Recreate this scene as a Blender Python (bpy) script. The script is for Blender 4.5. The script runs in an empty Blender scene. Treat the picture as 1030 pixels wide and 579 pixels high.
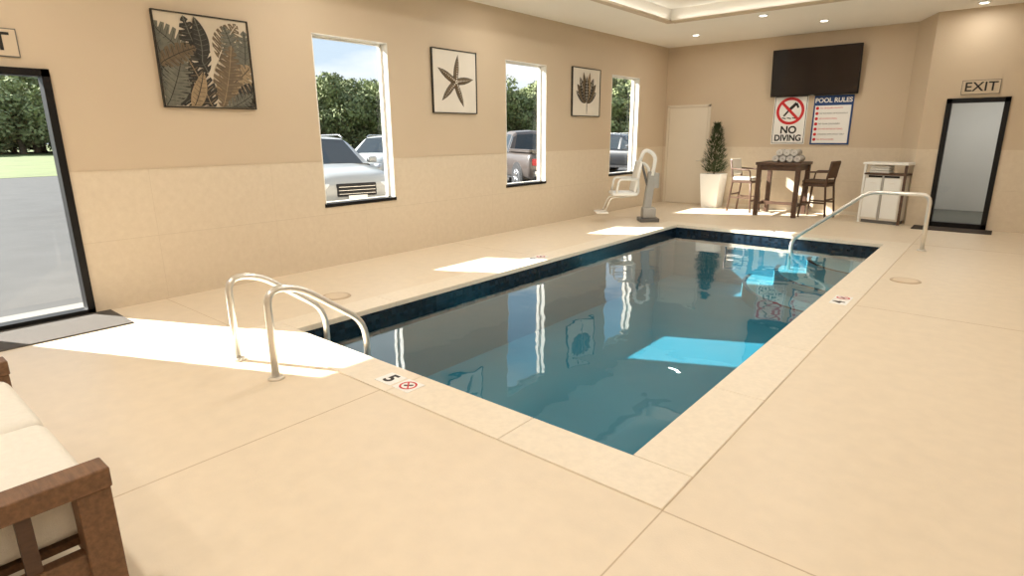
import bpy, bmesh, random
from math import *
from mathutils import Vector, Matrix
random.seed(7)
SC=bpy.context.scene
COL=SC.collection
XW,YF,YE,H=-6.424,13.277,12.464,3.492
XR,YB=3.2,-2.6
PL,PR,PN,PF=-4.493,-1.235,2.423,9.985
TH=.2
# ------------------------------------------------------------ materials
def nodes(name):
    m=bpy.data.materials.new(name);m.use_nodes=True
    nt=m.node_tree;b=nt.nodes['Principled BSDF'];return m,nt,b
def rgb(r,g,b):
    f=lambda c:((c/255)/12.92 if c/255<=.04045 else ((c/255+.055)/1.055)**2.4)
    return (f(r),f(g),f(b),1)
def mat(name,col,rough=.5,metal=0,noise=None,bump=None,spec=None,emis=None,coat=0,stretch=None):
    m,nt,b=nodes(name);L=nt.links
    b.inputs['Base Color'].default_value=col
    b.inputs['Roughness'].default_value=rough;b.inputs['Metallic'].default_value=metal
    if spec is not None:b.inputs['Specular IOR Level'].default_value=spec
    if coat:b.inputs['Coat Weight'].default_value=coat
    tc=nt.nodes.new('ShaderNodeTexCoord');mp=nt.nodes.new('ShaderNodeMapping');L.new(tc.outputs['Object'],mp.inputs['Vector'])
    if stretch:mp.inputs['Scale'].default_value=stretch
    if noise:
        sc,amt=noise
        n=nt.nodes.new('ShaderNodeTexNoise');n.inputs['Scale'].default_value=sc;n.inputs['Detail'].default_value=5
        L.new(mp.outputs[0],n.inputs['Vector'])
        r=nt.nodes.new('ShaderNodeMapRange');r.inputs[1].default_value=.3;r.inputs[2].default_value=.7
        r.inputs[3].default_value=1-amt;r.inputs[4].default_value=1+amt
        L.new(n.outputs['Fac'],r.inputs[0])
        mx=nt.nodes.new('ShaderNodeVectorMath');mx.operation='SCALE';mx.inputs[0].default_value=col[:3]
        L.new(r.outputs[0],mx.inputs['Scale']);L.new(mx.outputs[0],b.inputs['Base Color'])
    if bump:
        sc,st=bump
        n=nt.nodes.new('ShaderNodeTexNoise');n.inputs['Scale'].default_value=sc;n.inputs['Detail'].default_value=4
        L.new(mp.outputs[0],n.inputs['Vector'])
        bp=nt.nodes.new('ShaderNodeBump');bp.inputs['Strength'].default_value=st;bp.inputs['Distance'].default_value=.01
        L.new(n.outputs['Fac'],bp.inputs['Height']);L.new(bp.outputs[0],b.inputs['Normal'])
    if emis:
        b.inputs['Emission Color'].default_value=emis[0];b.inputs['Emission Strength'].default_value=emis[1]
    return m
def wall_mat():
    m,nt,b=nodes('wall_plaster_and_wainscot');L=nt.links;N=nt.nodes.new
    tc=N('ShaderNodeTexCoord');sp=N('ShaderNodeSeparateXYZ');L.new(tc.outputs['Object'],sp.inputs[0])
    lt=N('ShaderNodeMath');lt.operation='LESS_THAN';lt.inputs[1].default_value=1.31;L.new(sp.outputs[2],lt.inputs[0])
    n1=N('ShaderNodeTexNoise');n1.inputs['Scale'].default_value=14;n1.inputs['Detail'].default_value=8;n1.inputs['Roughness'].default_value=.7
    L.new(tc.outputs['Object'],n1.inputs['Vector'])
    cr=N('ShaderNodeValToRGB');cr.color_ramp.elements[0].position=.3;cr.color_ramp.elements[1].position=.72
    cr.color_ramp.elements[0].color=rgb(214,198,174);cr.color_ramp.elements[1].color=rgb(223,208,185);L.new(n1.outputs['Fac'],cr.inputs[0])
    def joint(sock,period,off,w):
        a=N('ShaderNodeMath');a.operation='ADD';a.inputs[1].default_value=off;L.new(sock,a.inputs[0])
        p=N('ShaderNodeMath');p.operation='PINGPONG';p.inputs[1].default_value=period/2;L.new(a.outputs[0],p.inputs[0])
        q=N('ShaderNodeMath');q.operation='LESS_THAN';q.inputs[1].default_value=w;L.new(p.outputs[0],q.inputs[0]);return q.outputs[0]
    jz=joint(sp.outputs[2],.655,0,.0018);jy=joint(sp.outputs[1],1.25,.35,.0012)
    mj=N('ShaderNodeMath');mj.operation='MAXIMUM';L.new(jz,mj.inputs[0]);L.new(jy,mj.inputs[1])
    mix=N('ShaderNodeMix');mix.data_type='RGBA';L.new(mj.outputs[0],mix.inputs[0]);L.new(cr.outputs[0],mix.inputs[6]);mix.inputs[7].default_value=rgb(200,183,158)
    n2=N('ShaderNodeTexNoise');n2.inputs['Scale'].default_value=2;L.new(tc.outputs['Object'],n2.inputs['Vector'])
    c2=N('ShaderNodeValToRGB');c2.color_ramp.elements[0].color=rgb(205,186,159);c2.color_ramp.elements[1].color=rgb(209,190,164);L.new(n2.outputs['Fac'],c2.inputs[0])
    mm=N('ShaderNodeMix');mm.data_type='RGBA';L.new(lt.outputs[0],mm.inputs[0]);L.new(c2.outputs[0],mm.inputs[6]);L.new(mix.outputs[2],mm.inputs[7])
    L.new(mm.outputs[2],b.inputs['Base Color']);b.inputs['Roughness'].default_value=.6
    n3=N('ShaderNodeTexNoise');n3.inputs['Scale'].default_value=60;L.new(tc.outputs['Object'],n3.inputs['Vector'])
    bp=N('ShaderNodeBump');bp.inputs['Strength'].default_value=.12;bp.inputs['Distance'].default_value=.005;L.new(n3.outputs['Fac'],bp.inputs['Height']);L.new(bp.outputs[0],b.inputs['Normal'])
    return m
M_wall=wall_mat()
M_deck=mat('deck_stone',rgb(230,214,190),.42,noise=(9,.03),bump=(120,.08))
M_cop=mat('coping_stone',rgb(236,223,202),.4,noise=(25,.04),bump=(90,.1))
M_joint=mat('deck_joint',rgb(205,185,157),.8)
M_ceil=mat('ceiling_paint',rgb(248,243,233),.8,noise=(2,.01))
M_trimw=mat('white_trim',rgb(240,236,226),.45,noise=(5,.01))
M_white=mat('white_plastic',rgb(240,240,236),.35,noise=(8,.01))
M_fabric=mat('cushion_fabric',rgb(232,226,214),.9,noise=(40,.03),bump=(300,.3))
M_black=mat('black_frame',rgb(18,16,16),.45,noise=(20,.1),spec=.25)
M_dark=mat('dark_rubber',rgb(30,30,32),.8,noise=(60,.2))
M_matl=mat('entrance_mat',rgb(86,80,74),.95,noise=(150,.25),bump=(250,.6))
M_matd=mat('entrance_mat_dark',rgb(66,56,46),.95,noise=(150,.25),bump=(250,.6))
M_wood=mat('teak_wood',rgb(116,84,58),.5,noise=(6,.28),bump=(20,.15),stretch=(2,12,12))
M_woodd=mat('dark_walnut',rgb(84,60,45),.5,noise=(6,.25),bump=(20,.15),stretch=(3,3,12))
M_steel=mat('stainless_steel',rgb(232,228,220),.28,metal=.7,noise=(10,.02))
M_grey=mat('grey_plastic',rgb(165,163,158),.4,noise=(10,.04))
M_dgrey=mat('dark_grey_plastic',rgb(100,98,95),.4,noise=(10,.04))
M_tv=mat('tv_screen',rgb(24,14,12),.12,noise=(1.2,.4))
M_red=mat('sign_red',rgb(205,30,35),.5,noise=(5,.02))
M_ink=mat('ink_black',rgb(25,22,20),.6,noise=(5,.02))
M_blue=mat('sign_blue',rgb(20,62,118),.5,noise=(5,.02))
M_paper=mat('sign_white',rgb(245,243,238),.5,noise=(5,.01))
M_tan=mat('sign_tan',rgb(206,188,162),.5,noise=(5,.02))
M_asph=mat('asphalt',rgb(76,76,76),.95,noise=(1.5,.08),bump=(80,.2),spec=.15)
M_grass=mat('grass',rgb(90,102,52),.95,noise=(.5,.2),bump=(40,.6))
M_trunk=mat('tree_bark',rgb(90,78,62),.9,noise=(8,.3))
def leafmat(name,col,var=.3):
    m,nt,b=nodes(name);L=nt.links;N=nt.nodes.new
    oi=N('ShaderNodeObjectInfo');tc=N('ShaderNodeTexCoord');n=N('ShaderNodeTexNoise');n.inputs['Scale'].default_value=1.3;L.new(tc.outputs['Object'],n.inputs['Vector'])
    ad=N('ShaderNodeMath');ad.operation='ADD';L.new(oi.outputs['Random'],ad.inputs[0]);L.new(n.outputs['Fac'],ad.inputs[1])
    r=N('ShaderNodeMapRange');r.inputs[1].default_value=.3;r.inputs[2].default_value=1.7;r.inputs[3].default_value=1-var;r.inputs[4].default_value=1+var;L.new(ad.outputs[0],r.inputs[0])
    s=N('ShaderNodeVectorMath');s.operation='SCALE';s.inputs[0].default_value=col[:3];L.new(r.outputs[0],s.inputs['Scale']);L.new(s.outputs[0],b.inputs['Base Color'])
    b.inputs['Roughness'].default_value=.8;b.inputs['Specular IOR Level'].default_value=.2
    return m
M_leaf=leafmat('tree_foliage',rgb(132,140,100),.4)
M_plant=leafmat('shrub_foliage',rgb(66,80,50),.3)
def glass_mat(name,tint,refl=1.0):
    m=bpy.data.materials.new(name);m.use_nodes=True;nt=m.node_tree;nt.nodes.clear();N=nt.nodes.new;L=nt.links
    o=N('ShaderNodeOutputMaterial');t=N('ShaderNodeBsdfTransparent');t.inputs[0].default_value=tint
    g=N('ShaderNodeBsdfGlossy');g.inputs['Roughness'].default_value=0.0
    lw=N('ShaderNodeLayerWeight');lw.inputs[0].default_value=.5
    p=N('ShaderNodeMath');p.operation='POWER';p.inputs[1].default_value=5;L.new(lw.outputs['Facing'],p.inputs[0])
    a=N('ShaderNodeMath');a.operation='MULTIPLY_ADD';a.inputs[1].default_value=.9*refl;a.inputs[2].default_value=.04*refl;L.new(p.outputs[0],a.inputs[0])
    x=N('ShaderNodeMixShader');L.new(a.outputs[0],x.inputs[0]);L.new(t.outputs[0],x.inputs[1]);L.new(g.outputs[0],x.inputs[2]);L.new(x.outputs[0],o.inputs[0])
    return m
M_glass=glass_mat('window_glass',(.95,.97,.97,1),.5)
def water_mat():
    m=glass_mat('pool_water',(.70,.88,.93,1));nt=m.node_tree;N=nt.nodes.new;L=nt.links
    a=[n for n in nt.nodes if n.type=='MATH' and n.operation=='MULTIPLY_ADD'][0];a.inputs[1].default_value=.96;a.inputs[2].default_value=.035
    pw=[n for n in nt.nodes if n.type=='MATH' and n.operation=='POWER'][0];pw.inputs[1].default_value=4.2
    tc=N('ShaderNodeTexCoord');n=N('ShaderNodeTexNoise');n.inputs['Scale'].default_value=2.0;n.inputs['Detail'].default_value=1.8;L.new(tc.outputs['Object'],n.inputs['Vector'])
    n2=N('ShaderNodeTexNoise');n2.inputs['Scale'].default_value=.9;L.new(tc.outputs['Object'],n2.inputs['Vector'])
    mu=N('ShaderNodeMath');mu.operation='MULTIPLY';L.new(n.outputs['Fac'],mu.inputs[0]);L.new(n2.outputs['Fac'],mu.inputs[1])
    b=N('ShaderNodeBump');b.inputs['Strength'].default_value=.24;b.inputs['Distance'].default_value=.05;L.new(mu.outputs[0],b.inputs['Height'])
    for q in nt.nodes:
        if q.type=='BSDF_GLOSSY':L.new(b.outputs[0],q.inputs['Normal']);q.inputs['Color'].default_value=(.97,.97,.97,1)
        if q.type=='LAYER_WEIGHT':L.new(b.outputs[0],q.inputs['Normal'])
    return m
M_water=water_mat()
def tile_mat(name,c1,c2,size):
    m,nt,b=nodes(name);L=nt.links;N=nt.nodes.new
    tc=N('ShaderNodeTexCoord');v=N('ShaderNodeTexVoronoi');v.distance='CHEBYCHEV';v.inputs['Randomness'].default_value=0;v.inputs['Scale'].default_value=1/size
    L.new(tc.outputs['Object'],v.inputs['Vector'])
    sx=N('ShaderNodeSeparateColor');L.new(v.outputs['Color'],sx.inputs[0])
    mx=N('ShaderNodeMix');mx.data_type='RGBA';L.new(sx.outputs[0],mx.inputs[0]);mx.inputs[6].default_value=c1;mx.inputs[7].default_value=c2
    L.new(mx.outputs[2],b.inputs['Base Color']);b.inputs['Roughness'].default_value=.2
    return m
M_tile=tile_mat('waterline_tile',rgb(14,24,34),rgb(32,48,62),.05)
M_pool=mat('pool_plaster',rgb(50,126,144),.8,noise=(1.2,.06))
M_step=mat('pool_step',rgb(92,158,170),.8,noise=(3,.05))
# ------------------------------------------------------------ geometry helpers
def link(o,parent=None):
    COL.objects.link(o)
    if parent is not None:o.parent=parent
    return o
def empty(name,loc=(0,0,0),rz=0,parent=None):
    o=bpy.data.objects.new(name,None);o.empty_display_size=.1;o.location=loc;o.rotation_euler=(0,0,rz);return link(o,parent)
def meshobj(name,verts,faces,mats,parent=None,smooth=False,fm=None,loc=(0,0,0)):
    me=bpy.data.meshes.new(name);me.from_pydata([tuple(v) for v in verts],[],faces);me.update()
    for m in (mats if isinstance(mats,(list,tuple)) else [mats]):me.materials.append(m)
    if fm:
        for p,i in zip(me.polygons,fm):p.material_index=i
    if smooth:
        for p in me.polygons:p.use_smooth=True
    o=bpy.data.objects.new(name,me);o.location=loc;return link(o,parent)
CF=[(0,3,2,1),(4,5,6,7),(0,1,5,4),(1,2,6,5),(2,3,7,6),(3,0,4,7)]
def boxes(name,bs,m,parent=None):
    V=[];Fc=[]
    for (x0,x1,y0,y1,z0,z1) in bs:
        k=len(V);V+=[(x0,y0,z0),(x1,y0,z0),(x1,y1,z0),(x0,y1,z0),(x0,y0,z1),(x1,y0,z1),(x1,y1,z1),(x0,y1,z1)]
        Fc+=[tuple(k+i for i in f) for f in CF]
    return meshobj(name,V,Fc,m,parent)
def box(name,x0,x1,y0,y1,z0,z1,m,parent=None,bev=0,rot=None,seg=2):
    c=((x0+x1)/2,(y0+y1)/2,(z0+z1)/2);a,b,d=(x1-x0)/2,(y1-y0)/2,(z1-z0)/2
    V=[(-a,-b,-d),(a,-b,-d),(a,b,-d),(-a,b,-d),(-a,-b,d),(a,-b,d),(a,b,d),(-a,b,d)]
    o=meshobj(name,V,CF,m,parent,loc=c)
    if rot:o.rotation_euler=rot
    if bev:
        md=o.modifiers.new('b','BEVEL');md.width=bev;md.segments=seg
        if bev>=.02:
            for p in o.data.polygons:p.use_smooth=True
    return o
def cyl(name,p0,p1,r0,r1,m,parent=None,n=24,caps=True):
    p0,p1=Vector(p0),Vector(p1);d=(p1-p0).normalized()
    a=d.orthogonal().normalized();b=d.cross(a)
    V=[];Fc=[]
    for i in range(n):
        t=2*pi*i/n;e=a*cos(t)+b*sin(t);V+=[p0+e*r0,p1+e*r1]
    for i in range(n):
        j=(i+1)%n;Fc.append((2*i,2*j,2*j+1,2*i+1))
    k=len(Fc)
    if caps:Fc.append(tuple(2*i for i in range(n))[::-1]);Fc.append(tuple(2*i+1 for i in range(n)))
    o=meshobj(name,V,Fc,m,parent)
    for p in list(o.data.polygons)[:k]:p.use_smooth=True
    return o
def tube(name,pts,r,m,parent=None,n=14,rad=None,sub=6):
    P=[Vector(p) for p in pts];Q=[P[0]]
    rad=rad or .1
    for i in range(1,len(P)-1):
        a,b,c=P[i-1],P[i],P[i+1];l=min(rad,(a-b).length*.49,(c-b).length*.49)
        s=b+(a-b).normalized()*l;e=b+(c-b).normalized()*l
        for k in range(sub+1):
            t=k/sub;Q.append(s*(1-t)**2+b*2*t*(1-t)+e*t*t)
    Q.append(P[-1]);V=[];Fc=[];up=None
    for i,q in enumerate(Q):
        d=((Q[min(i+1,len(Q)-1)]-Q[max(i-1,0)])).normalized()
        if up is None:up=d.orthogonal().normalized()
        up=(up-d*up.dot(d)).normalized();s=d.cross(up)
        for k in range(n):
            t=2*pi*k/n;V.append(q+(up*cos(t)+s*sin(t))*r)
    for i in range(len(Q)-1):
        for k in range(n):
            j=(k+1)%n;Fc.append((i*n+k,i*n+j,(i+1)*n+j,(i+1)*n+k))
    Fc.append(tuple(range(n))[::-1]);Fc.append(tuple((len(Q)-1)*n+k for k in range(n)))
    return meshobj(name,V,Fc,m,parent,smooth=True)
def text(name,s,loc,size,m,parent=None,rot=(0,0,0),align='CENTER',bold=0.0,sx=1):
    c=bpy.data.curves.new(name,'FONT');c.body=s;c.size=size;c.align_x=align;c.align_y='CENTER';c.offset=bold;c.extrude=.001
    c.materials.append(m);o=bpy.data.objects.new(name,c);o.location=loc;o.rotation_euler=rot;o.scale=(sx,1,1);return link(o,parent)
RW=(pi/2,0,pi/2)
RF=(pi/2,0,0)
# ------------------------------------------------------------ room shell
def wall_y(name,x0,x1,ya,yb,ops):
    bs=[];y=ya
    for (a,b,z0,z1) in sorted(ops):
        bs.append((x0,x1,y,a,-.1,H+.5))
        if z0>-.05:bs.append((x0,x1,a,b,-.1,z0))
        bs.append((x0,x1,a,b,z1,H+.5));y=b
    bs.append((x0,x1,y,yb,-.1,H+.5));return boxes(name,bs,M_wall)
DA,DB,DZ=.47,1.505,2.167
WIN=[(4.063,5.155),(7.506,8.593),(10.80,11.95)];WZ0,WZ1=.764,2.757
wall_y('wall_left',XW-TH,XW,YB-TH,YF+TH,[(DA,DB,-.1,DZ)]+[(a,b,WZ0,WZ1) for a,b in WIN])
boxes('wall_far',[(XW,-1.65,YF,YF+TH,-.1,H+.5)],M_wall)
meshobj('wall_corner',[(-1.65,YF,-.1),(-1.30,YE,-.1),(-1.30,YF+TH,-.1),(-1.65,YF,H+.5),(-1.30,YE,H+.5),(-1.30,YF+TH,H+.5)],[(0,1,4,3),(1,2,5,4),(2,0,3,5),(0,2,1),(3,4,5)],M_wall)
EX0,EX1,EZ=-.99,-.163,2.126
boxes('wall_exit',[(-1.30,EX0,YE,YE+TH,-.1,H+.5),(EX1,XR,YE,YE+TH,-.1,H+.5),(EX0,EX1,YE,YE+TH,EZ,H+.5)],M_wall)
boxes('wall_right',[(XR,XR+TH,YB-TH,YE+TH,-.1,H+.5)],M_wall)
boxes('wall_back',[(XW,XR,YB-TH,YB,-.1,H+.5)],M_wall)
TX0,TX1,TY0,TY1=-5.02,-.55,-.9,10.35;TD=.22
boxes('ceiling',[(XW,TX0,YB,YF,H,H+.1),(TX1,XR,YB,YF,H,H+.1),(TX0,TX1,YB,TY0,H,H+.1),(TX0,TX1,TY1,YF,H,H+.1),
 (TX0-.05,TX0,TY0,TY1,H+.1,H+TD),(TX1,TX1+.05,TY0,TY1,H+.1,H+TD),(TX0,TX1,TY0-.05,TY0,H+.1,H+TD),(TX0,TX1,TY1,TY1+.05,H+.1,H+TD),
 (TX0-.1,TX1+.1,TY0-.1,TY1+.1,H+TD,H+TD+.1)],M_ceil)
w=.04;lp=.07
boxes('trim_tray',[(TX0-w,TX0+lp,TY0,TY1,H-.015,H+.02),(TX1-lp,TX1+w,TY0,TY1,H-.015,H+.02),(TX0+lp,TX1-lp,TY0-w,TY0+lp,H-.015,H+.02),(TX0+lp,TX1-lp,TY1-lp,TY1+w,H-.015,H+.02)],M_tan)
cv=empty('added_tray_fill')  # unseen upward area lamps, added along the tray lip to brighten its ceiling
for (x,y,sx,sy) in [(TX0+.045,(TY0+TY1)/2,.03,TY1-TY0-.3),(TX1-.045,(TY0+TY1)/2,.03,TY1-TY0-.3),((TX0+TX1)/2,TY1-.045,TX1-TX0-.3,.03),((TX0+TX1)/2,TY0+.045,TX1-TX0-.3,.03)]:
    l=bpy.data.lights.new('tray_fill','AREA');l.shape='RECTANGLE';l.size=sx;l.size_y=sy;l.energy=.5*max(sx,sy);l.color=(1,.96,.88)
    o=bpy.data.objects.new('tray_fill',l);o.location=(x,y,H+.035);o.rotation_euler=(pi,0,0);link(o,cv)
CW=.3
boxes('floor',[(XW,PL-CW,YB,YF,-.1,0),(PR+CW,XR,YB,YE,-.1,0),(PL-CW,PR+CW,YB,PN-CW,-.1,0),(PL-CW,PR+CW,PF+CW,YF,-.1,0)],M_deck)
j=.003
boxes('floor_joints',[(-2.92-j,-2.92+j,YB,PN-CW,0,.0012),(PR+CW-j,PR+CW+j,YB,PN-CW,0,.0012),(PR+CW,XR,PN-CW-j,PN-CW+j,0,.0012),
 (PR+CW-j,PR+CW+j,PN-CW,YE,0,.0012),(1.4-j,1.4+j,YB,YE,0,.0012),(PR+CW,XR,6.2-j,6.2+j,0,.0012),(PR+CW,XR,PF+CW-j,PF+CW+j,0,.0012),
 (XW,PL-CW,PN-CW-j,PN-CW+j,0,.0012),(XW,PL-CW,6.2-j,6.2+j,0,.0012),(XW,PL-CW,PF+CW-j,PF+CW+j,0,.0012)],M_joint)
pool=empty('swimming_pool')
def coping():
    root=pool;g=.0025
    def run(ax,a,b,f0,f1,tag):
        n=max(1,round((b-a)/1.1));s=(b-a)/n
        for i in range(n):
            p,q=a+i*s+g/2,a+(i+1)*s-g/2
            if ax=='x':box('coping_%s_%d'%(tag,i),p,q,f0,f1,-.045,.008,M_cop,root,bev=.006)
            else:box('coping_%s_%d'%(tag,i),f0,f1,p,q,-.045,.008,M_cop,root,bev=.006)
    run('x',PL-CW,PR+CW,PN-CW,PN+.02,'near');run('x',PL-CW,PR+CW,PF-.02,PF+CW,'far')
    run('y',PN+.02,PF-.02,PL-CW,PL+.02,'left');run('y',PN+.02,PF-.02,PR-.02,PR+CW,'right')
coping()
ZB=-.93;ZW=-.14
def ring(z0,z1,inset,m,name,par):
    a,b,c,d=PL+inset,PR-inset,PN+inset,PF-inset
    V=[(a,c,z0),(b,c,z0),(b,d,z0),(a,d,z0),(a,c,z1),(b,c,z1),(b,d,z1),(a,d,z1)]
    return meshobj(name,V,[(0,4,5,1),(1,5,6,2),(2,6,7,3),(3,7,4,0)],m,par)
ring(-.28,-.045,0,M_tile,'waterline_tiles',pool);ring(ZB,-.28,0,M_pool,'pool_walls',pool)
meshobj('pool_bottom',[(PL,PN,ZB),(PR,PN,ZB),(PR,PF,ZB),(PL,PF,ZB)],[(0,1,2,3)],M_pool,pool)
for k,(r,z) in enumerate([(1.9,-.72),(1.45,-.5),(1.0,-.3)]):
    V=[(PR,PF,z)];n=24
    for i in range(n+1):
        t=pi+pi/2*i/n;V.append((PR+r*cos(t),PF+r*sin(t),z))
    m_=len(V);V+=[(a,b,ZB) for a,b,_ in V]
    Fc=[tuple(range(m_))];Fc+=[(i,i+m_,i+1+m_,i+1) for i in range(1,m_-1)]
    meshobj('pool_step_%d'%k,V,Fc,M_step,pool)
    T=[];
    for i in range(n+1):
        t=pi+pi/2*i/n;T+=[(PR+r*cos(t),PF+r*sin(t),z+.003),(PR+(r-.06)*cos(t),PF+(r-.06)*sin(t),z+.003)]
    meshobj('step_nosing_%d'%k,T,[(2*i,2*i+2,2*i+3,2*i+1) for i in range(n)],M_tile,pool)
meshobj('pool_water',[(PL,PN,ZW),(PR,PN,ZW),(PR,PF,ZW),(PL,PF,ZW)],[(0,1,2,3)],M_water,pool)
# ------------------------------------------------------------ windows
for i,(a,b) in enumerate(WIN):
    r=empty('window_%d'%(i+1));t=.03;x0,x1=XW-.17,XW-.11
    boxes('frame',[(x0,x1,a,a+t,WZ0,WZ1),(x0,x1,b-t,b,WZ0,WZ1),(x0,x1,a,b,WZ1-t,WZ1),(x0,x1,a,b,WZ0,WZ0+t)],M_trimw,r)
    boxes('jamb_lining',[(XW-.11,XW+.004,b-.012,b+.0,WZ0,WZ1),(XW-.11,XW+.004,a,a+.012,WZ0,WZ1),(XW-.11,XW+.004,a,b,WZ1-.012,WZ1)],M_trimw,r)
    boxes('sill',[(XW-.17,XW+.012,a-.01,b+.01,WZ0-.02,WZ0+.022)],M_black,r)
    meshobj('glass',[(XW-.14,a,WZ0),(XW-.14,b,WZ0),(XW-.14,b,WZ1),(XW-.14,a,WZ1)],[(0,1,2,3)],M_glass,r)
d=empty('door_1');t=.06
boxes('frame',[(XW-.1,XW+.03,DB-t,DB,0,DZ),(XW-.1,XW+.03,DA,DA+t,0,DZ),(XW-.1,XW+.03,DA,DB,DZ-t,DZ),(XW-.1,XW+.03,DA,DB,0,.05)],M_black,d)
meshobj('glass',[(XW-.05,DA,.04),(XW-.05,DB,.04),(XW-.05,DB,DZ),(XW-.05,DA,DZ)],[(0,1,2,3)],M_glass,d)
tube('pull_handle',[(XW+.03,DA+.12,.9),(XW+.08,DA+.12,.9),(XW+.08,DA+.12,1.3),(XW+.03,DA+.12,1.3)],.012,M_black,d,rad=.03)
d=empty('door_2');t=.075
boxes('frame',[(EX0,EX0+t,YE-.03,YE+.1,0,EZ),(EX1-t,EX1,YE-.03,YE+.1,0,EZ),(EX0,EX1,YE-.03,YE+.1,EZ-t,EZ),(EX0,EX1,YE-.03,YE+.1,0,.09)],M_black,d)
meshobj('glass',[(EX0,YE+.04,.05),(EX1,YE+.04,.05),(EX1,YE+.04,EZ),(EX0,YE+.04,EZ)],[(0,1,2,3)],glass_mat('exit_glass',(.88,.9,.9,1)),d)
M_corr=mat('corridor_paint',rgb(214,212,206),.7,noise=(2,.02));M_cfl=mat('corridor_floor',rgb(105,106,98),.7,noise=(6,.1))
boxes('wall_corridor',[(-1.3,-1.2,YE+TH,YE+3,-.1,2.7),(.9,1,YE+TH,YE+3,-.1,2.7),(-1.3,1,YE+3,YE+3.1,-.1,2.7),(-1.3,1,YE+TH,YE+3,2.6,2.7)],M_corr)
boxes('floor_corridor',[(-1.2,.9,YE+TH,YE+3,-.1,-.005),(EX0,EX1,YE,YE+TH,-.1,0)],M_cfl)
al=bpy.data.lights.new('corridor_light','AREA');al.energy=26;al.size=.8;al.color=(1,.98,.95);o=link(bpy.data.objects.new('corridor_light',al));o.location=(-.3,YE+1.6,2.58)
d=empty('door_3')
M_door=mat('service_door',rgb(230,219,200),.5,noise=(3,.01))
box('leaf',-6.30,-5.39,YF-.012,YF+.01,.01,2.17,M_door,d,bev=.003)
boxes('frame',[(-6.36,-6.31,YF-.02,YF,0,2.22),(-5.38,-5.33,YF-.02,YF,0,2.22),(-6.36,-5.33,YF-.02,YF,2.18,2.23)],M_door,d)
tube('lever',[(-5.46,YF-.01,1.0),(-5.46,YF-.05,1.0),(-5.58,YF-.05,1.0)],.009,M_steel,d,rad=.02)
boxes('baseboard_far',[(-5.33,-1.65,YF-.008,YF,0,.07)],M_door)
boxes('trim_1',[(XW,XW+.005,DB+.0,WIN[0][0]-.01,1.305,1.314),(XW,XW+.005,WIN[0][1]+.01,WIN[1][0]-.01,1.305,1.314),(XW,XW+.005,WIN[1][1]+.01,WIN[2][0]-.01,1.305,1.314),(XW,XW+.005,WIN[2][1]+.01,YF,1.305,1.314)],M_tan)
boxes('entrance_mat',[(XW+.03,-5.78,.3,1.62,0,.012)],M_matl)
boxes('entrance_mat.001',[(-1.15,-.07,11.95,12.42,0,.012)],M_matd)
# ------------------------------------------------------------ downlights
DL=[(-3.55,10.75),(-2.9,11.95),(-5.2,11.9),(-.7,12.0),(-5.6,6.9),(-5.6,3.9),(-5.6,1.0),(.6,8.5),(.6,5),(.6,1.4),(2.2,9.5),(2.2,5),(2.2,1),(-4.2,-1.6),(-1.6,-1.6),(1,-1.6)]
n0=len(DL);DL+=[(x,y) for x in(-4.1,-1.7) for y in(-.3,4.4,7.6)]
M_lens=mat('downlight_lens',(1,1,1,1),emis=((1,.93,.8,1),6))
for i,(x,y) in enumerate(DL):
    z=H if i<n0 else H+TD
    r=empty('downlight' if i==0 else 'downlight.%03d'%i,(x,y,z))
    cyl('trim_ring',(0,0,-.012),(0,0,0),.075,.085,M_white,r)
    cyl('lens',(0,0,-.016),(0,0,-.012),.055,.055,M_lens,r)
    l=bpy.data.lights.new('lamp','AREA');l.shape='DISK';l.size=.2;l.energy=11.5 if i<n0 else 33;l.color=(1,.955,.885)
    if i<4:l.energy=9
    if i==3:l.energy=6
    if i in(4,5,6):l.energy=7
    o=bpy.data.objects.new('lamp',l);o.location=(0,0,-.03);link(o,r)
# ------------------------------------------------------------ pictures
C_ink=mat('art_dark',rgb(44,40,32),.7,noise=(20,.2));C_br=mat('art_brown',rgb(104,88,66),.7,noise=(20,.2))
C_gd=mat('art_gold',rgb(150,128,96),.6,noise=(20,.2));C_gr=mat('art_grey',rgb(106,104,90),.7,noise=(20,.2));C_pap=mat('art_paper',rgb(206,192,170),.8,noise=(4,.06));C_papw=mat('art_paper_white',rgb(226,218,204),.8,noise=(4,.03))
def picture(name,y0,y1,z0,z1,pap,fr,fw):
    r=empty(name,(XW,(y0+y1)/2,(z0+z1)/2));a,b=(y1-y0)/2,(z1-z0)/2
    boxes('canvas',[(0,.022,-a+fw/2,a-fw/2,-b+fw/2,b-fw/2)],pap,r)
    boxes('frame',[(0,.035,-a,-a+fw,-b,b),(0,.035,a-fw,a,-b,b),(0,.035,-a+fw,a-fw,-b,-b+fw),(0,.035,-a+fw,a-fw,b-fw,b)],fr,r)
    return r,a-fw,b-fw
def clip(p,a,b):return (max(-a,min(a,p[0])),max(-b,min(b,p[1])))
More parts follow.
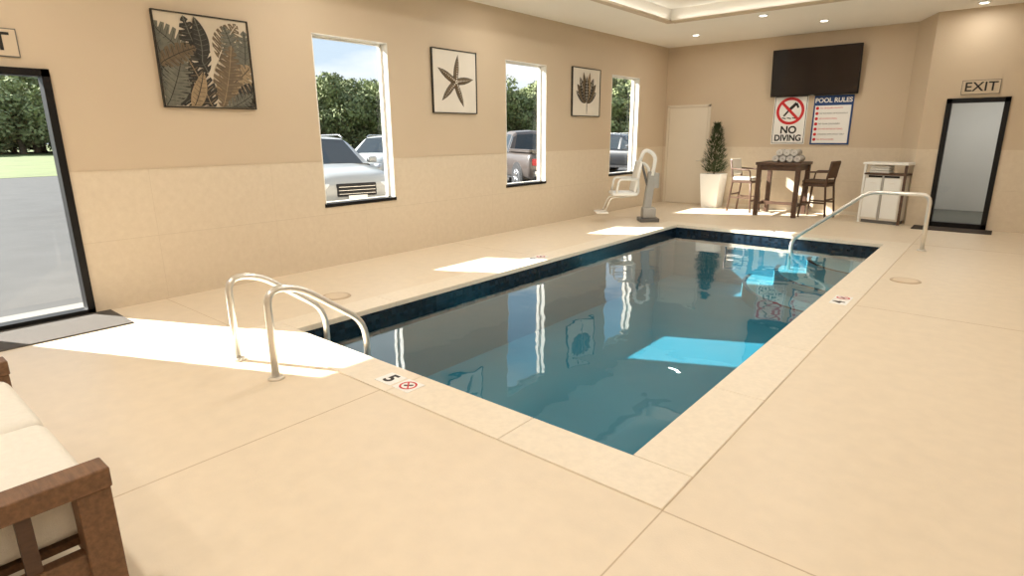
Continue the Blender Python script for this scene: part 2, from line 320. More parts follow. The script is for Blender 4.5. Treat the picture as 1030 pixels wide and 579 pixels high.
def leaf(par,base,ang,ln,wd,m,off,a,b,cuts=0,vein=None,curve=0.0,n=30,sw=.35):
    def mid(t):
        an=ang+curve*t;return (base[0]+ln*t*cos(ang+curve*t*.5),base[1]+ln*t*sin(ang+curve*t*.5)),an
    V=[];Fc=[]
    steps=n*2 if cuts else n
    for s in(-1,1):
        k0=len(V)
        for i in range(steps+1):
            t=i/steps;(mx,my),an=mid(t)
            wv=wd*(sin(pi*min(1,t**.7))**.8 if 0<t<1 else 0)
            if cuts:
                ph=(t*cuts)%1;wv*=(1 if ph<.72 else .35)
            sweep=sw*wv
            q=(mx+s*wv*cos(an+pi/2)+sweep*cos(an),my+s*wv*sin(an+pi/2)+sweep*sin(an))
            V+=[clip((mx,my),a,b),clip(q,a,b)]
        for i in range(steps):
            c=k0+2*i;Fc.append((c,c+2,c+3,c+1) if s<0 else (c,c+1,c+3,c+2))
    meshobj('leaf',[(off,p[0],p[1]) for p in V],Fc,m,par)
    if vein:
        V=[];Fc=[]
        def seg(p,q,wv):
            dx,dy=q[0]-p[0],q[1]-p[1];l=hypot(dx,dy) or 1;nx,ny=-dy/l*wv,dx/l*wv;k=len(V)
            V.extend([clip((p[0]+nx,p[1]+ny),a,b),clip((p[0]-nx,p[1]-ny),a,b),clip((q[0]-nx,q[1]-ny),a,b),clip((q[0]+nx,q[1]+ny),a,b)]);Fc.append((k,k+1,k+2,k+3))
        for i in range(8):seg(mid(i/8)[0],mid((i+1)/8)[0],.004)
        nv=cuts or 9
        for i in range(1,nv):
            t=(i+.3)/nv;(mx,my),an=mid(t);wv=wd*.8*sin(pi*t**.7)
            for s in(-1,1):seg((mx,my),(mx+s*wv*cos(an+pi/2)+sw*wv*cos(an),my+s*wv*sin(an+pi/2)+sw*wv*sin(an)),.0018)
        meshobj('veins',[(off+.0006,p[0],p[1]) for p in V],Fc,vein,par)
r,a,b=picture('framed_leaf_art',2.375,3.30,1.885,2.77,C_pap,C_ink,.012)
Lv=[((-.15,.0),radians(130),.5,.13,C_gr,9,C_ink,.3),((.12,.05),radians(65),.42,.13,C_br,9,C_pap,-.3),((.3,-.02),radians(95),.4,.11,C_gr,9,C_ink,.3),((-.3,-.45),radians(100),.75,.16,C_gr,0,C_ink,.2),
((0,-.1),radians(115),.55,.13,C_ink,9,C_gr,-.2),((.35,-.2),radians(75),.55,.14,C_gr,9,C_ink,.3),((.05,-.3),radians(25),.5,.17,C_gd,8,C_ink,.4),
((-.05,-.4),radians(150),.58,.16,C_ink,10,C_gr,-.4),((.1,-.45),radians(70),.66,.15,C_br,11,C_gd,.2),((.25,-.45),radians(35),.4,.14,C_ink,8,C_gr,.3),((-.44,-.44),radians(60),.6,.14,C_gr,10,C_ink,.3),
((.0,-.46),radians(105),.5,.12,C_ink,9,C_gd,.2),((-.05,.0),radians(80),.42,.08,C_ink,0,C_gr,.5),((-.46,-.05),radians(35),.42,.10,C_br,8,C_ink,-.3),((.12,-.46),radians(20),.36,.09,C_gr,8,C_ink,.3),((-.2,-.46),radians(60),.4,.07,C_gd,0,C_ink,.3)]
for i,(p,an,ln,wd,m,cu,ve,cv_) in enumerate(Lv):leaf(r,p,an,ln,wd,m,.0225+.0007*i,a-.005,b-.005,cu,ve,cv_)
r,a,b=picture('framed_starfish_art',5.90,6.80,1.91,2.785,C_papw,C_ink,.012)
V=[(.055,0,0)];N5=50
for i in range(N5):
    t=i/N5*5;f=abs((t%1)-.5)*2;rr=.07+.30*(f**2.0);an=radians(80)+2*pi*i/N5
    V.append((.026,rr*cos(an),rr*sin(an)))
meshobj('starfish',V,[(0,i+1,(i+1)%N5+1) for i in range(N5)],C_br,r)
V=[];Fc=[]
for k in range(5):
    an=radians(80)+2*pi*k/5
    for q in range(10):
        d0=.02+q*.034;w0=.013-.001*q;c=(d0*cos(an),d0*sin(an));k0=len(V)
        for (da,db) in((1,0),(0,1),(-1,0),(0,-1)):V.append((.058-.028*d0/.34,c[0]+w0*da,c[1]+w0*db))
        Fc.append((k0,k0+1,k0+2,k0+3))
meshobj('starfish_ridges',V,Fc,C_papw,r)
V=[]
for i in range(N5):
    t=i/N5*5;f=abs((t%1)-.5)*2;rr=.085+.30*(f**1.9);an=radians(80)+2*pi*i/N5;V.append((.0235,rr*cos(an),rr*sin(an)))
meshobj('starfish_outline_print',[(.0235,0,0)]+V,[(0,i+1,(i+1)%N5+1) for i in range(N5)],C_ink,r)
r,a,b=picture('framed_flower_art',9.36,10.32,1.93,2.80,C_papw,C_ink,.012)
leaf(r,(.02,-.40),radians(88),.34,.012,C_ink,.0222,a,b,0,None,.1)
for i,(an,ln,wd,m) in enumerate([(20,.40,.07,C_ink),(160,.40,.07,C_ink),(40,.46,.09,C_br),(142,.44,.09,C_br),(58,.50,.09,C_ink),(122,.50,.09,C_ink),(104,.54,.08,C_br),(78,.54,.08,C_gd),(91,.48,.07,C_ink)]):
    leaf(r,(.0,-.17),radians(an),ln,wd,m,.0228+.0011*i,a-.005,b-.005,0,C_papw if m is C_ink else C_ink,(90-an)*.004,sw=.1)
# ------------------------------------------------------------ signs
def exitsign(name,org,u,rot,w_=.5,h_=.22):
    r=empty(name,org);u=Vector(u);v=Vector((0,0,1));n=u.cross(v)
    def rect(nm,x0,x1,z0,z1,o0,o1,m):
        P=[];
        for o_ in(o0,o1):
            for (p,q) in((x0,z0),(x1,z0),(x1,z1),(x0,z1)):P.append(u*p+v*q+n*o_)
        meshobj(nm,P,CF,m,r)
    rect('edge',-w_/2,w_/2,-h_/2,h_/2,0,.015,M_dgrey);rect('plate',-w_/2+.008,w_/2-.008,-h_/2+.008,h_/2-.008,.015,.019,M_tan)
    text('lettering','EXIT',n*.021,.2,M_ink,r,rot,bold=.002,sx=1.05)
exitsign('exit_sign',(-.575,YE,2.29),(1,0,0),RF);exitsign('exit_sign.001',(XW,1.07,2.355),(0,1,0),RW,.53,.22)
r=empty('no_diving_sign',(-3.655,YF,1.85));boxes('panel',[(-.325,.325,-.02,0,-.48,.48)],M_paper,r)
boxes('border',[(-.31,.31,-.022,-.02,-.465,-.455),(-.31,.31,-.022,-.02,.455,.465),(-.31,-.30,-.022,-.02,-.465,.465),(.30,.31,-.022,-.02,-.465,.465)],M_ink,r)
V=[];n=48
for i in range(n):
    t=2*pi*i/n;V+=[(.27*cos(t),-.023,.18+.27*sin(t)),(.215*cos(t),-.023,.18+.215*sin(t))]
meshobj('prohibition_ring',V,[(2*i,2*((i+1)%n),2*((i+1)%n)+1,2*i+1) for i in range(n)],M_red,r)
def bar2(nm,p,q,w_,off,m,par):
    dx,dz=q[0]-p[0],q[1]-p[1];l=hypot(dx,dz);nx,nz=-dz/l*w_,dx/l*w_
    return meshobj(nm,[(p[0]+nx,off,p[1]+nz),(q[0]+nx,off,q[1]+nz),(q[0]-nx,off,q[1]-nz),(p[0]-nx,off,p[1]-nz)],[(0,3,2,1)],m,par)
bar2('slash',(-.17,.35),(.17,.01),.026,-.0245,M_red,r)
bar2('diver_body',(.11,.33),(-.02,.20),.03,-.022,M_ink,r);bar2('diver_leg',(.11,.33),(.15,.24),.02,-.0221,M_ink,r);bar2('diver_arm',(-.02,.20),(-.12,.08),.018,-.0222,M_ink,r)
bar2('diver_head',(-.07,.21),(-.03,.25),.025,-.0223,M_ink,r)
for k in range(3):bar2('wave_%d'%k,(-.15+.1*k,.045),(-.07+.1*k,.03),.01,-.0222,M_ink,r)
text('line_1','NO',(0,-.024,-.2),.2,M_ink,r,RF,bold=.006);text('line_2','DIVING',(0,-.024,-.36),.17,M_ink,r,RF,bold=.005,sx=.92)
r=empty('pool_rules_sign',(-2.87,YF,1.835));boxes('panel',[(-.35,.35,-.02,0,-.47,.47)],M_blue,r);boxes('sheet',[(-.32,.32,-.022,-.02,-.44,.28)],M_paper,r)
text('title','POOL RULES',(0,-.024,.375),.12,M_paper,r,RF,bold=.003,sx=.97)
rules=['NO LIFEGUARD ON DUTY','NO RUNNING OR ROUGH PLAY','NO DIVING IN POOL','NO GLASS CONTAINERS','SHOWER BEFORE ENTERING','CHILDREN WITH ADULT ONLY','NO PETS ALLOWED']
for k,t in enumerate(rules):
    z=.23-k*.1;cyl('bullet_%d'%k,(-.275,-.0225,z),(-.275,-.024,z),.03,.03,M_red,r)
    text('rule_%d'%k,t,(-.225,-.024,z),.036,M_ink if k%2 else M_red,r,RF,align='LEFT',sx=.95)
r=empty('wall_tv',(-3.25,YF-.14,2.76));r.rotation_euler=(radians(6),0,radians(0))
box('housing',-.80,.80,-.03,.03,-.45,.45,M_black,r,bev=.008);box('screen',-.785,.785,-.033,-.028,-.43,.435,M_tv,r)
box('mount_arm',-.15,.15,.03,.13,-.1,.1,M_dgrey,r);boxes('led_bar',[(-.03,.03,-.035,-.03,-.445,-.437)],M_grey,r)
# ------------------------------------------------------------ grab rails
r=empty('pool_grab_rails')
for x in(-4.17,-3.62):
    tube('rail',[(x,1.79,0),(x,1.79,.63),(x,2.02,.60),(x,2.54,.22),(x,2.54,-.75)],.025,M_steel,r,rad=.15)
    cyl('flange',(x,1.79,0),(x,1.79,.02),.055,.045,M_steel,r)
r=empty('pool_handrail')
y=9.75
tube('rail',[(-.77,y,0),(-.77,y,.77),(-1.50,y,.77),(-2.46,y,-.02),(-2.46,y,-.72)],.027,M_steel,r,rad=.12)
cyl('flange',(-.77,y,0),(-.77,y,.02),.06,.05,M_steel,r)
M_lid=mat('skimmer_lid_plastic',rgb(196,172,142),.5,noise=(20,.03));M_lid2=mat('skimmer_lid_cover',rgb(222,202,174),.5,noise=(20,.03))
for k,(x,y_) in enumerate([(-5.13,3.27),(-.70,7.62)]):
    r=empty('skimmer_lid' if k==0 else 'skimmer_lid.001',(x,y_,0))
    cyl('rim',(0,0,0),(0,0,.006),.15,.145,M_lid,r,n=36);cyl('cover',(0,0,.006),(0,0,.009),.12,.115,M_lid2,r,n=36)
def marker(name,x,y_,rz,num):
    r=empty(name,(x,y_,.008),rz)
    box('tile_number',-.17,-.01,-.075,.075,0,.003,M_paper,r);box('tile_no_diving',.01,.17,-.075,.075,0,.003,M_paper,r)
    text('number',num,(-.09,0,.004),.15,M_ink,r,bold=.004)
    V=[];n=28
    for i in range(n):
        t=2*pi*i/n;V+=[(.09+.06*cos(t),.06*sin(t),.0045),(.09+.047*cos(t),.047*sin(t),.0045)]
    meshobj('ring',V,[(2*i,2*i+1,2*((i+1)%n)+1,2*((i+1)%n)) for i in range(n)],M_red,r)
    meshobj('slash',[(.045,.038,.005),(.052,.045,.005),(.135,-.038,.005),(.128,-.045,.005)],[(0,3,2,1)],M_red,r)
    meshobj('diver',[(.06,-.01,.0042),(.11,.03,.0042),(.12,.015,.0042),(.075,-.025,.0042)],[(0,3,2,1)],M_ink,r)
marker('depth_marker_tile',-2.90,2.27,0,'5');marker('depth_marker_tile.001',-1.07,6.28,pi/2,'4');marker('depth_marker_tile.002',-2.77,10.15,0,'3');marker('depth_marker_tile.003',-4.66,6.05,pi/2,'4')
# ------------------------------------------------------------ loveseat in foreground
r=empty('outdoor_loveseat')
x0,x1,yf,yb,az=-3.60,-2.07,.44,-.42,.58
for k,(a,b) in enumerate([(x0,x0+.09),(x1-.09,x1)]):
    box('arm_top_%d'%k,a-.005,b+.005,yb,yf,az-.07,az,M_wood,r,bev=.006)
    box('front_leg_%d'%k,a,b,yf-.10,yf-.005,0,az-.07,M_wood,r,bev=.005);box('rear_leg_%d'%k,a,b,yb,yb+.09,0,az-.07,M_wood,r,bev=.005)
    box('side_rail_%d'%k,a+.02,b-.02,yb+.08,yf-.09,.20,.30,M_wood,r,bev=.004)
    for q in range(4):box('side_slat_%d_%d'%(k,q),a+.03,b-.03,yb+.16+q*.15,yb+.20+q*.15,.28,az-.06,M_woodd,r)
box('front_rail',x0+.08,x1-.08,yf-.08,yf-.04,.20,.31,M_wood,r,bev=.004);box('rear_rail',x0+.08,x1-.08,yb+.02,yb+.06,.20,.31,M_wood,r,bev=.004)
for q in range(9):box('seat_slat_%d'%q,x0+.1+q*.155,x0+.17+q*.155,yb+.04,yf-.06,.285,.31,M_wood,r)
box('back_top_rail',x0+.0,x1-.0,yb-.02,yb+.04,.80,.88,M_wood,r,bev=.006)
for q in range(8):box('back_slat_%d'%q,x0+.10+q*.18,x0+.16+q*.18,yb,yb+.03,.3,.82,M_wood,r)
for k in range(2):box('back_post_%d'%k,(x0,x1-.09)[k],(x0+.09,x1)[k],yb-.01,yb+.05,az-.08,.86,M_wood,r,bev=.004)
mx=(x0+x1)/2
for k,(a,b) in enumerate([(x0+.1,mx-.005),(mx+.005,x1-.1)]):
    box('seat_cushion_%d'%k,a,b,yb+.08,yf-.015,.315,.51,M_fabric,r,bev=.055,seg=5)
    box('back_cushion_%d'%k,a,b,yb+.05,yb+.21,.50,.90,M_fabric,r,bev=.06,seg=5,rot=(radians(-8),0,0))
# ------------------------------------------------------------ bar table and chairs
tx,ty=-3.45,12.50
r=empty('bar_table',(tx,ty,0));w=.42
box('top',-w,w,-w,w,.99,1.045,M_woodd,r,bev=.006)
boxes('apron',[(-.37,.37,-.36,-.33,.89,.99),(-.37,.37,.33,.36,.89,.99),(-.37,-.34,-.33,.33,.89,.99),(.34,.37,-.33,.33,.89,.99)],M_woodd,r)
for k,(a,b) in enumerate([(-1,-1),(1,-1),(1,1),(-1,1)]):box('leg_%d'%k,a*.36-.04,a*.36+.04,b*.35-.04,b*.35+.04,0,.99,M_woodd,r,bev=.004)
boxes('footrail',[(-.34,.34,-.02,.02,.2,.26),(-.38,-.34,-.33,.33,.2,.26),(.34,.38,-.33,.33,.2,.26)],M_woodd,r)
def barchair(name,loc,rz,backm):
    r=empty(name,loc,rz)
    for k,(a,b) in enumerate([(.2,-.2),(.2,.2)]):
        cyl('front_leg_%d'%k,(a+.03,b*1.1,0),(a-.02,b,.68),.018,.024,M_woodd,r,n=4)
    for k,b in enumerate((-.2,.2)):
        tube('rear_leg_%d'%k,[(-.27,b*1.1,0),(-.2,b,.66),(-.27,b,1.06)],.021,M_woodd,r,n=6,rad=.08)
    box('seat_frame',-.22,.22,-.22,.22,.60,.65,M_woodd,r,bev=.005);box('seat_cushion',-.21,.23,-.215,.215,.65,.72,backm,r,bev=.025,seg=3)
    box('backrest',-.265,-.225,-.21,.21,.76,1.08,backm,r,bev=.015,rot=(0,radians(-8),0),seg=3)
    boxes('stretchers',[(-.23,.22,-.22,-.19,.28,.31),(-.23,.22,.19,.22,.28,.31),(.19,.215,-.2,.2,.22,.26),(-.25,-.22,-.2,.2,.34,.37)],M_woodd,r)
    for k in(-1,1):tube('arm_%d'%k,[(-.24,k*.22,.88),(.16,k*.235,.87),(.19,k*.225,.65)],.016,M_woodd,r,n=6,rad=.06)
M_uph=mat('dark_upholstery',rgb(96,74,56),.8,noise=(60,.1))
barchair('bar_chair',(-4.21,12.66,0),radians(-6),M_fabric);barchair('bar_chair.001',(-2.80,12.55,0),radians(172),M_uph)
r=empty('rolled_towels',(tx+.08,ty-.02,1.045))
M_tow=mat('towel_cotton',rgb(238,235,228),.95,noise=(60,.04),bump=(200,.6))
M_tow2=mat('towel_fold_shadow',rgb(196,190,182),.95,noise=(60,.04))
def towel(k,dx,z):
    R_=.066;V=[];Fc=[];n=40;turns=2.6
    for i in range(n+1):
        t=i/n;an=2*pi*turns*t;rr=.012+(R_-.012)*t
        for (dr,yy) in((0,-.19),(-.013*min(1,t*3),-.19),(-.013*min(1,t*3),.16),(0,.16)):V.append((dx+(rr+dr)*cos(an),yy,z+(rr+dr)*sin(an)))
    for i in range(n):
        for q in range(4):Fc.append((4*i+q,4*i+(q+1)%4,4*i+4+(q+1)%4,4*i+4+q))
    meshobj('towel_%d'%k,V,Fc,M_tow,r,smooth=False)
    cyl('towel_core_%d'%k,(dx,-.187,z),(dx,.15,z),R_*.93,R_*.93,M_tow2,r,n=20)
for k,(dx,z) in enumerate([(-.2,.066),(-.066,.066),(.068,.066),(.202,.066),(-.133,.18),(.001,.18),(.135,.18)]):towel(k,dx,z)
# ------------------------------------------------------------ planter
r=empty('potted_shrub',(-5.02,12.93,0))
a,b,hh=.17,.225,.74
V=[(-a,-a,0),(a,-a,0),(a,a,0),(-a,a,0),(-b,-b,hh),(b,-b,hh),(b,b,hh),(-b,b,hh),(-b+.03,-b+.03,hh),(b-.03,-b+.03,hh),(b-.03,b-.03,hh),(-b+.03,b-.03,hh),(-b+.03,-b+.03,hh-.06),(b-.03,-b+.03,hh-.06),(b-.03,b-.03,hh-.06),(-b+.03,b-.03,hh-.06)]
Fc=[(0,3,2,1),(0,1,5,4),(1,2,6,5),(2,3,7,6),(3,0,4,7)]+[(4+i,4+(i+1)%4,8+(i+1)%4,8+i) for i in range(4)]+[(8+i,8+(i+1)%4,12+(i+1)%4,12+i) for i in range(4)]
meshobj('planter',V,Fc,M_white,r);meshobj('soil',V[12:],[(0,1,2,3)],M_trunk,r)
cyl('stem',(0,0,hh-.06),(0,0,hh+.7),.02,.008,M_trunk,r,n=8)
V=[];Fc=[]
for i in range(2000):
    t=random.random()**1.15;z=hh+.02+t*1.02;rm=.27*(1-t)**.7*(1 if t>.12 else .65+t*3)+.015
    an=random.random()*2*pi;rr=rm*random.uniform(.3,1);p=Vector((rr*cos(an),rr*sin(an),z))
    d_=Vector((cos(an),sin(an),random.uniform(.5,1.6))).normalized();s_=d_.cross(Vector((random.random()-.5,random.random()-.5,1))).normalized()
    l=random.uniform(.05,.12);wv=.008;k=len(V);V+=[p-s_*wv*.3,p+d_*l*.5-s_*wv,p+d_*l,p+d_*l*.5+s_*wv];Fc.append((k,k+1,k+2,k+3))
meshobj('foliage',V,Fc,M_plant,r)
# ------------------------------------------------------------ towel valet cabinet
r=empty('towel_valet',(-1.66,12.42,0),radians(-12))
M_pan=mat('valet_panel',rgb(222,216,204),.5,noise=(6,.02))
box('top_shelf',-.36,.36,-.2,.22,1.04,1.08,M_white,r,bev=.006)
box('cabinet_body',-.32,.30,-.14,.2,.06,.86,M_pan,r,bev=.004);boxes('plinth',[(-.30,.28,-.12,.18,0,.06)],M_dgrey,r)
for k,(a,b) in enumerate([(-.33,-.14),(.32,-.14),(-.33,.2),(.32,.2)]):box('post_%d'%k,a-.018,a+.018,b-.018,b+.018,0,1.04,M_white if k!=1 else M_woodd,r)
for k,x in enumerate([-.17,.14]):
    box('bin_door_%d'%k,x-.13,x+.13,-.155,-.14,.1,.8,M_white,r,bev=.004)
boxes('door_gap',[(-.03,.0,-.157,-.14,.06,.86)],M_grey,r)
boxes('towel_opening',[(-.26,.24,-.147,-.139,.815,.85)],M_dark,r);box('middle_shelf',-.33,.33,-.16,.2,.86,.89,M_woodd,r)
for k in range(3):box('folded_towel_%d'%k,-.27,.05,-.12,.12,.89+.045*k,.93+.045*k,M_tow,r,bev=.015)
for k in range(2):tube('pull_%d'%k,[((-.17,.14)[k]-.04,-.155,.72),((-.17,.14)[k]-.04,-.175,.72),((-.17,.14)[k]+.04,-.175,.72),((-.17,.14)[k]+.04,-.155,.72)],.005,M_steel,r,rad=.01,n=6)
# ------------------------------------------------------------ pool lift
r=empty('pool_lift_chair',(-5.14,10.05,0),radians(-140))
box('base_plate',-.22,.14,-.16,.16,0,.07,M_dgrey,r,bev=.01);box('base_cover',-.16,.08,-.12,.12,.07,.26,M_grey,r,bev=.02)
box('column',-.11,.03,-.07,.07,.24,.92,M_grey,r,bev=.015,rot=(0,radians(-6),0));box('battery_pack',-.20,-.10,-.08,.08,.62,.9,M_grey,r,bev=.02)
tube('lift_arm_upper',[(-.07,.05,.85),(-.12,.05,1.22),(.10,.05,1.34),(.18,.05,1.1)],.035,M_white,r,rad=.14)
tube('lift_arm_lower',[(-.05,-.05,.62),(-.02,-.05,1.0),(.12,-.05,1.1),(.2,-.05,.6)],.028,M_white,r,rad=.1)
cyl('actuator',(-.08,0,.4),(.14,0,1.12),.026,.02,M_dgrey,r)
box('seat_back',.2,.25,-.24,.24,.56,1.12,M_white,r,bev=.022,rot=(0,radians(-10),0),seg=4)
box('seat_pan',.22,.68,-.25,.25,.5,.56,M_white,r,bev=.025,seg=4)
for k in(-1,1):
    tube('armrest_%d'%k,[(.22,k*.27,.80),(.58,k*.27,.80),(.62,k*.27,.56)],.02,M_white,r,rad=.06)
    tube('leg_tube_%d'%k,[(.40,k*.14,.49),(.70,k*.14,.46),(.80,k*.14,.20)],.014,M_steel,r,rad=.08)
tube('mast_to_seat',[(.2,0,1.1),(.16,0,.5),(.5,0,.46)],.024,M_white,r,rad=.08)
box('footrest',.74,.96,-.2,.2,.17,.2,M_white,r,bev=.01)
# ------------------------------------------------------------ outside
boxes('parking_lot_ground',[(-34,XW-TH,-60,60,-.2,-.1)],M_asph);boxes('lawn_ground',[(-220,-34,-150,220,-.2,-.09),(-34,XW-TH,60,220,-.2,-.09)],M_grass)
boxes('building_exterior_walk',[(XW-TH-.5,XW-TH,-6,20,-.1,-.04)],mat('concrete_walk',rgb(112,110,105),.9,noise=(5,.06)))
M_stripe=mat('stripe_paint',rgb(150,150,146),.8,noise=(8,.05))
boxes('parking_stripes',[(-15.5,-10.2,6.2+2.75*k,6.3+2.75*k,-.1,-.097) for k in range(7)],M_stripe)
M_cg=mat('car_glass',rgb(44,52,58),.08,noise=(1,.1));M_chrome=mat('chrome',rgb(190,190,190),.25,metal=1,noise=(5,.02));M_hl=mat('headlight',rgb(205,210,215),.1,noise=(5,.02));M_rim=mat('alloy_rim',rgb(150,150,152),.3,metal=.9,noise=(5,.03))
def loft(name,rings,mats,fmf,par):
    n=len(rings[0]);V=[p for rg in rings for p in rg];Fc=[];fm=[]
    for i in range(len(rings)-1):
        for k in range(n-1):
            Fc.append((i*n+k,i*n+k+1,(i+1)*n+k+1,(i+1)*n+k));fm.append(fmf(i,k))
    Fc.append(tuple(range(n))[::-1]);fm.append(fmf(-1,0));Fc.append(tuple((len(rings)-1)*n+k for k in range(n)));fm.append(fmf(-2,0))
    return meshobj(name,V,Fc,mats,par,fm=fm)
def car(name,loc,rz,paint,kind='suv'):
    r=empty(name,loc,rz)
    if kind=='suv':
        st=[(2.36,.42,.66,.70),(2.28,.30,.84,.84),(2.05,.28,.95,.91),(1.5,.28,1.03,.94),(.95,.28,1.08,.95),(-.5,.28,1.10,.95),(-1.7,.28,1.12,.94),(-2.15,.3,1.12,.90),(-2.32,.36,1.0,.84),(-2.38,.42,.75,.78)]
        cb=[(.98,1.09,.86),(.22,1.62,.66),(.12,1.645,.66),(-.52,1.68,.66),(-.62,1.68,.66),(-1.35,1.66,.65),(-1.47,1.65,.65),(-1.95,1.58,.62),(-2.28,1.12,.80)]
    else:
        st=[(2.75,.5,.8,.80),(2.70,.4,1.0,.9),(2.45,.38,1.1,.96),(1.6,.38,1.15,.98),(1.1,.38,1.18,.98),(-.7,.38,1.18,.98),(-.75,.38,1.2,.98),(-2.6,.38,1.2,.97),(-2.72,.42,1.18,.95),(-2.75,.5,.9,.93)]
        cb=[(1.15,1.18,.88),(.45,1.74,.68),(.35,1.78,.68),(-.10,1.82,.68),(-.18,1.82,.68),(-.55,1.80,.67),(-.62,1.78,.67),(-.70,1.70,.67),(-.82,1.2,.84)]
    rings=[]
    for (x,zl,zh,hw) in st:
        hgt=zh-zl;rings.append([(x,-hw*.85,zl),(x,-hw*.98,zl+.12*hgt),(x,-hw,zl+.5*hgt),(x,-hw*.98,zl+.8*hgt),(x,-hw*.88,zh-.02),(x,-hw*.5,zh+.02),(x,0,zh+.03),(x,hw*.5,zh+.02),(x,hw*.88,zh-.02),(x,hw*.98,zl+.8*hgt),(x,hw,zl+.5*hgt),(x,hw*.98,zl+.12*hgt),(x,hw*.85,zl)])
    o=loft('body',rings,[paint],lambda i,k:0,r)
    for p in o.data.polygons:p.use_smooth=True
    rings=[];belt=cb[0][1]-.03
    for (x,zt,hw) in cb:
        zt2=max(zt,belt+.02);f=min(1,(zt2-belt)/.5);bw=.87 if kind=='suv' else .9
        rings.append([(x,-bw,belt),(x,-(bw+(hw-bw)*f*.85),belt+(zt2-belt)*.85),(x,-hw*.85,zt2),(x,0,zt2+.03),(x,hw*.85,zt2),(x,(bw+(hw-bw)*f*.85),belt+(zt2-belt)*.85),(x,bw,belt)])
    last=len(cb)-2
    def fmf(i,k):
        if i<0:return 1
        if k in(0,5):return 1 if i in(2,4,6) else (1 if i==0 else 0)
        if i in(0,last):return 1 if k in(2,3) else 0
        return 0
    loft('cabin',rings,[paint,M_cg],fmf,r)
    F=st[0][0];wx=(1.42,-1.40) if kind=='suv' else (1.75,-1.75);R_=.37 if kind=='suv' else .41;hw=.95 if kind=='suv' else .98
    for a in wx:
        for b in(-1,1):
            cyl('wheel_arch',(a,b*(hw-.2),R_),(a,b*(hw+.008),R_),R_+.06,R_+.06,M_dark,r,n=28)
            cyl('tyre',(a,b*(hw-.2),R_),(a,b*(hw+.03),R_),R_,R_,M_dark,r,n=28);cyl('rim',(a,b*(hw+.02),R_),(a,b*(hw+.04),R_),R_*.66,R_*.6,M_rim,r,n=20)
            for q in range(5):
                t=2*pi*q/5;cyl('spoke',(a,b*(hw+.045),R_),(a+R_*.58*cos(t),b*(hw+.042),R_+R_*.58*sin(t)),.03,.02,M_chrome,r,n=6)
    zg=.62 if kind=='suv' else .75
    box('grille',F-.06,F+.035,-.42,.42,zg-.12,zg+.14,M_dark,r,bev=.02)
    for q in range(3):box('grille_bar_%d'%q,F+.03,F+.042,-.39,.39,zg-.07+q*.07,zg-.06+q*.07,M_chrome,r)
    for b in(-1,1):
        box('headlight',F-.28,F-.01,b*.66-.17,b*.66+.17,zg+.02,zg+.15,M_hl,r,bev=.03,rot=(0,0,-b*radians(18)));box('fog_lamp',F-.12,F+.0,b*.62-.1,b*.62+.1,zg-.24,zg-.17,M_hl,r,bev=.015)
        box('mirror',.72,.88,b*1.02-.1,b*1.02+.1,1.1,1.24,paint,r,bev=.03);box('tail_light',-F-.02,-F+.15,b*.78-.08,b*.78+.08,.8,1.0,M_red,r,bev=.02)
        box('sill',-1.0,1.0,b*(hw-.06)-.05,b*(hw-.06)+.05,.26,.36,M_dark,r)
    box('lower_bumper',F-.15,F+.03,-.7,.7,zg-.33,zg-.22,M_dark,r,bev=.03);box('number_plate',F+.04,F+.055,-.2,.2,zg-.2,zg-.1,M_paper,r)
    box('rear_bumper',-F-.06,-F+.12,-.8,.8,zg-.28,zg-.1,M_chrome if kind!='suv' else M_dark,r,bev=.03)
    if kind=='suv':
        for b in(-1,1):tube('roof_rail',[(.1,b*.6,1.66),(-.1,b*.6,1.73),(-1.5,b*.58,1.72),(-1.7,b*.58,1.65)],.018,M_chrome,r,rad=.1,n=6)
    else:
        box('bed_floor_well',-2.62,-.95,-.78,.78,1.19,1.235,M_dark,r);
        for b in(-1,1):box('bed_rail',-2.7,-.9,b*.88-.06,b*.88+.06,1.18,1.27,paint,r,bev=.01)
        box('tailgate',-2.75,-2.68,-.85,.85,1.15,1.27,paint,r,bev=.01)
    return r
P_sil=mat('paint_silver',rgb(152,156,158),.3,noise=(2,.02),coat=.5);P_wh=mat('paint_white',rgb(180,182,180),.3,noise=(2,.02),coat=.5)
P_mar=mat('paint_graphite',rgb(78,70,66),.3,noise=(2,.02),coat=.5);P_bl=mat('paint_black',rgb(34,36,40),.3,noise=(2,.02),coat=.5)
car('parked_suv',(-12.6,7.85,-.1),radians(-14),P_sil);car('parked_suv.001',(-18.5,14.4,-.1),radians(-60),P_wh)
car('pickup_truck',(-12.9,16.1,-.1),radians(150),P_mar,'pickup');car('parked_suv.002',(-13.5,24.2,-.1),radians(-5),P_bl)
car('parked_car',(-15.2,4.75,-.1),radians(0),P_bl)
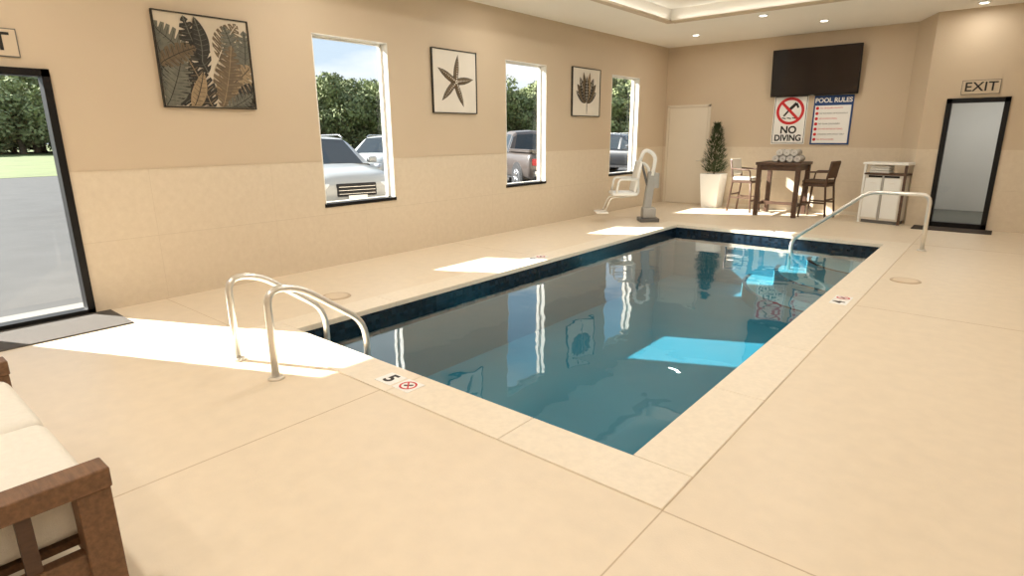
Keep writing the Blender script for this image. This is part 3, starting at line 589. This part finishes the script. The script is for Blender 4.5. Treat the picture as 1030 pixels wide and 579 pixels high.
def treemesh(nm,seed):
    rnd=random.Random(seed);V=[];Fc=[];fm=[]
    n=8
    for z,rr in((0,.22),(2.5,.15),(5,.07)):
        for i in range(n):V.append((rr*cos(2*pi*i/n),rr*sin(2*pi*i/n),z))
    for s_ in range(2):
        for i in range(n):Fc.append((s_*n+i,s_*n+(i+1)%n,(s_+1)*n+(i+1)%n,(s_+1)*n+i));fm.append(0)
    cl=[(Vector((rnd.gauss(0,1.0),rnd.gauss(0,1.0),rnd.uniform(.9,5.6))),rnd.uniform(.7,1.3)) for _ in range(17)]+[(Vector((rnd.gauss(0,.3),rnd.gauss(0,.3),6.2)),.8)]
    for c,R_ in cl:
        for i in range(280):
            dd=Vector((rnd.gauss(0,1),rnd.gauss(0,1),rnd.gauss(0,1))).normalized();p=c+dd*R_*rnd.uniform(.7,1.12)
            a_=Vector((rnd.gauss(0,1),rnd.gauss(0,1),rnd.gauss(0,1))).normalized();b_=dd.cross(a_).normalized();a_=(a_+dd*.4).normalized();s=rnd.uniform(.1,.22)
            k=len(V);V+=[p-a_*s,p+b_*s*.6,p+a_*s,p-b_*s*.6];Fc.append((k,k+1,k+2,k+3));fm.append(1)
    me=bpy.data.meshes.new(nm);me.from_pydata([tuple(v) for v in V],[],Fc);me.materials.append(M_trunk);me.materials.append(M_leaf)
    for p,i in zip(me.polygons,fm):p.material_index=i
    return me
TM=[treemesh('tree_%d'%i,i+3) for i in range(5)]
tl=empty('tree_line')
k=0
for row,(R_,nn) in enumerate([(88,66),(94,64),(101,70)]):
    for i in range(nn):
        an=radians(98+86*(i+random.uniform(-.4,.4))/nn);rr=R_+random.uniform(-2,2)
        o=bpy.data.objects.new('tree_%d'%k,TM[random.randrange(5)]);o.location=(rr*cos(an),rr*sin(an),-.1);s=random.uniform(1.0,1.4)
        o.scale=(s*1.15,s*1.15,s*random.uniform(.9,1.2));o.rotation_euler=(0,0,random.uniform(0,6));link(o,tl);k+=1
# ------------------------------------------------------------ sky and sun
W=bpy.data.worlds.new('World');SC.world=W;W.use_nodes=True;nt=W.node_tree;bg=nt.nodes['Background'];N=nt.nodes.new;L=nt.links
tc=N('ShaderNodeTexCoord');sp=N('ShaderNodeSeparateXYZ');L.new(tc.outputs['Generated'],sp.inputs[0])
cr=N('ShaderNodeValToRGB');e=cr.color_ramp.elements;e[0].position=0;e[0].color=rgb(205,218,228);e[1].position=.6;e[1].color=rgb(150,185,222);L.new(sp.outputs[2],cr.inputs[0])
mp=N('ShaderNodeMapping');mp.inputs['Scale'].default_value=(1,1,3.5);L.new(tc.outputs['Generated'],mp.inputs[0])
n=N('ShaderNodeTexNoise');n.inputs['Scale'].default_value=3;n.inputs['Detail'].default_value=8;L.new(mp.outputs[0],n.inputs['Vector'])
c2=N('ShaderNodeValToRGB');c2.color_ramp.elements[0].position=.42;c2.color_ramp.elements[1].position=.62;L.new(n.outputs['Fac'],c2.inputs[0])
mx=N('ShaderNodeMix');mx.data_type='RGBA';L.new(c2.outputs[0],mx.inputs[0]);L.new(cr.outputs[0],mx.inputs[6]);mx.inputs[7].default_value=(.9,.9,.9,1)
L.new(mx.outputs[2],bg.inputs[0]);bg.inputs[1].default_value=1.35
sl=bpy.data.lights.new('sun','SUN');sl.energy=23;sl.angle=radians(.6);sl.color=(1,.96,.89)
so=link(bpy.data.objects.new('sun',sl));dv=Vector((1,.47,-.61*hypot(1,.47)));so.rotation_euler=dv.to_track_quat('-Z','Y').to_euler();so.location=(-20,-8,15)
# ------------------------------------------------------------ camera
yw,pt,rl=radians(40.101),radians(14.716),radians(-.43)
F=Vector((-sin(yw)*cos(pt),cos(yw)*cos(pt),-sin(pt)));R=Vector((cos(yw),sin(yw),0));U=R.cross(F)
R2=R*cos(rl)+U*sin(rl);U2=U*cos(rl)-R*sin(rl)
cd=bpy.data.cameras.new('camera');cd.lens=586.4/1030*36;cd.sensor_width=36;cd.clip_end=500
co=bpy.data.objects.new('camera',cd);COL.objects.link(co)
M=Matrix((R2,U2,-F)).transposed().to_4x4();M.translation=Vector((0,0,1.6));co.matrix_world=M
SC.camera=co
SC.view_settings.view_transform='Standard';SC.view_settings.look='None';SC.view_settings.exposure=0
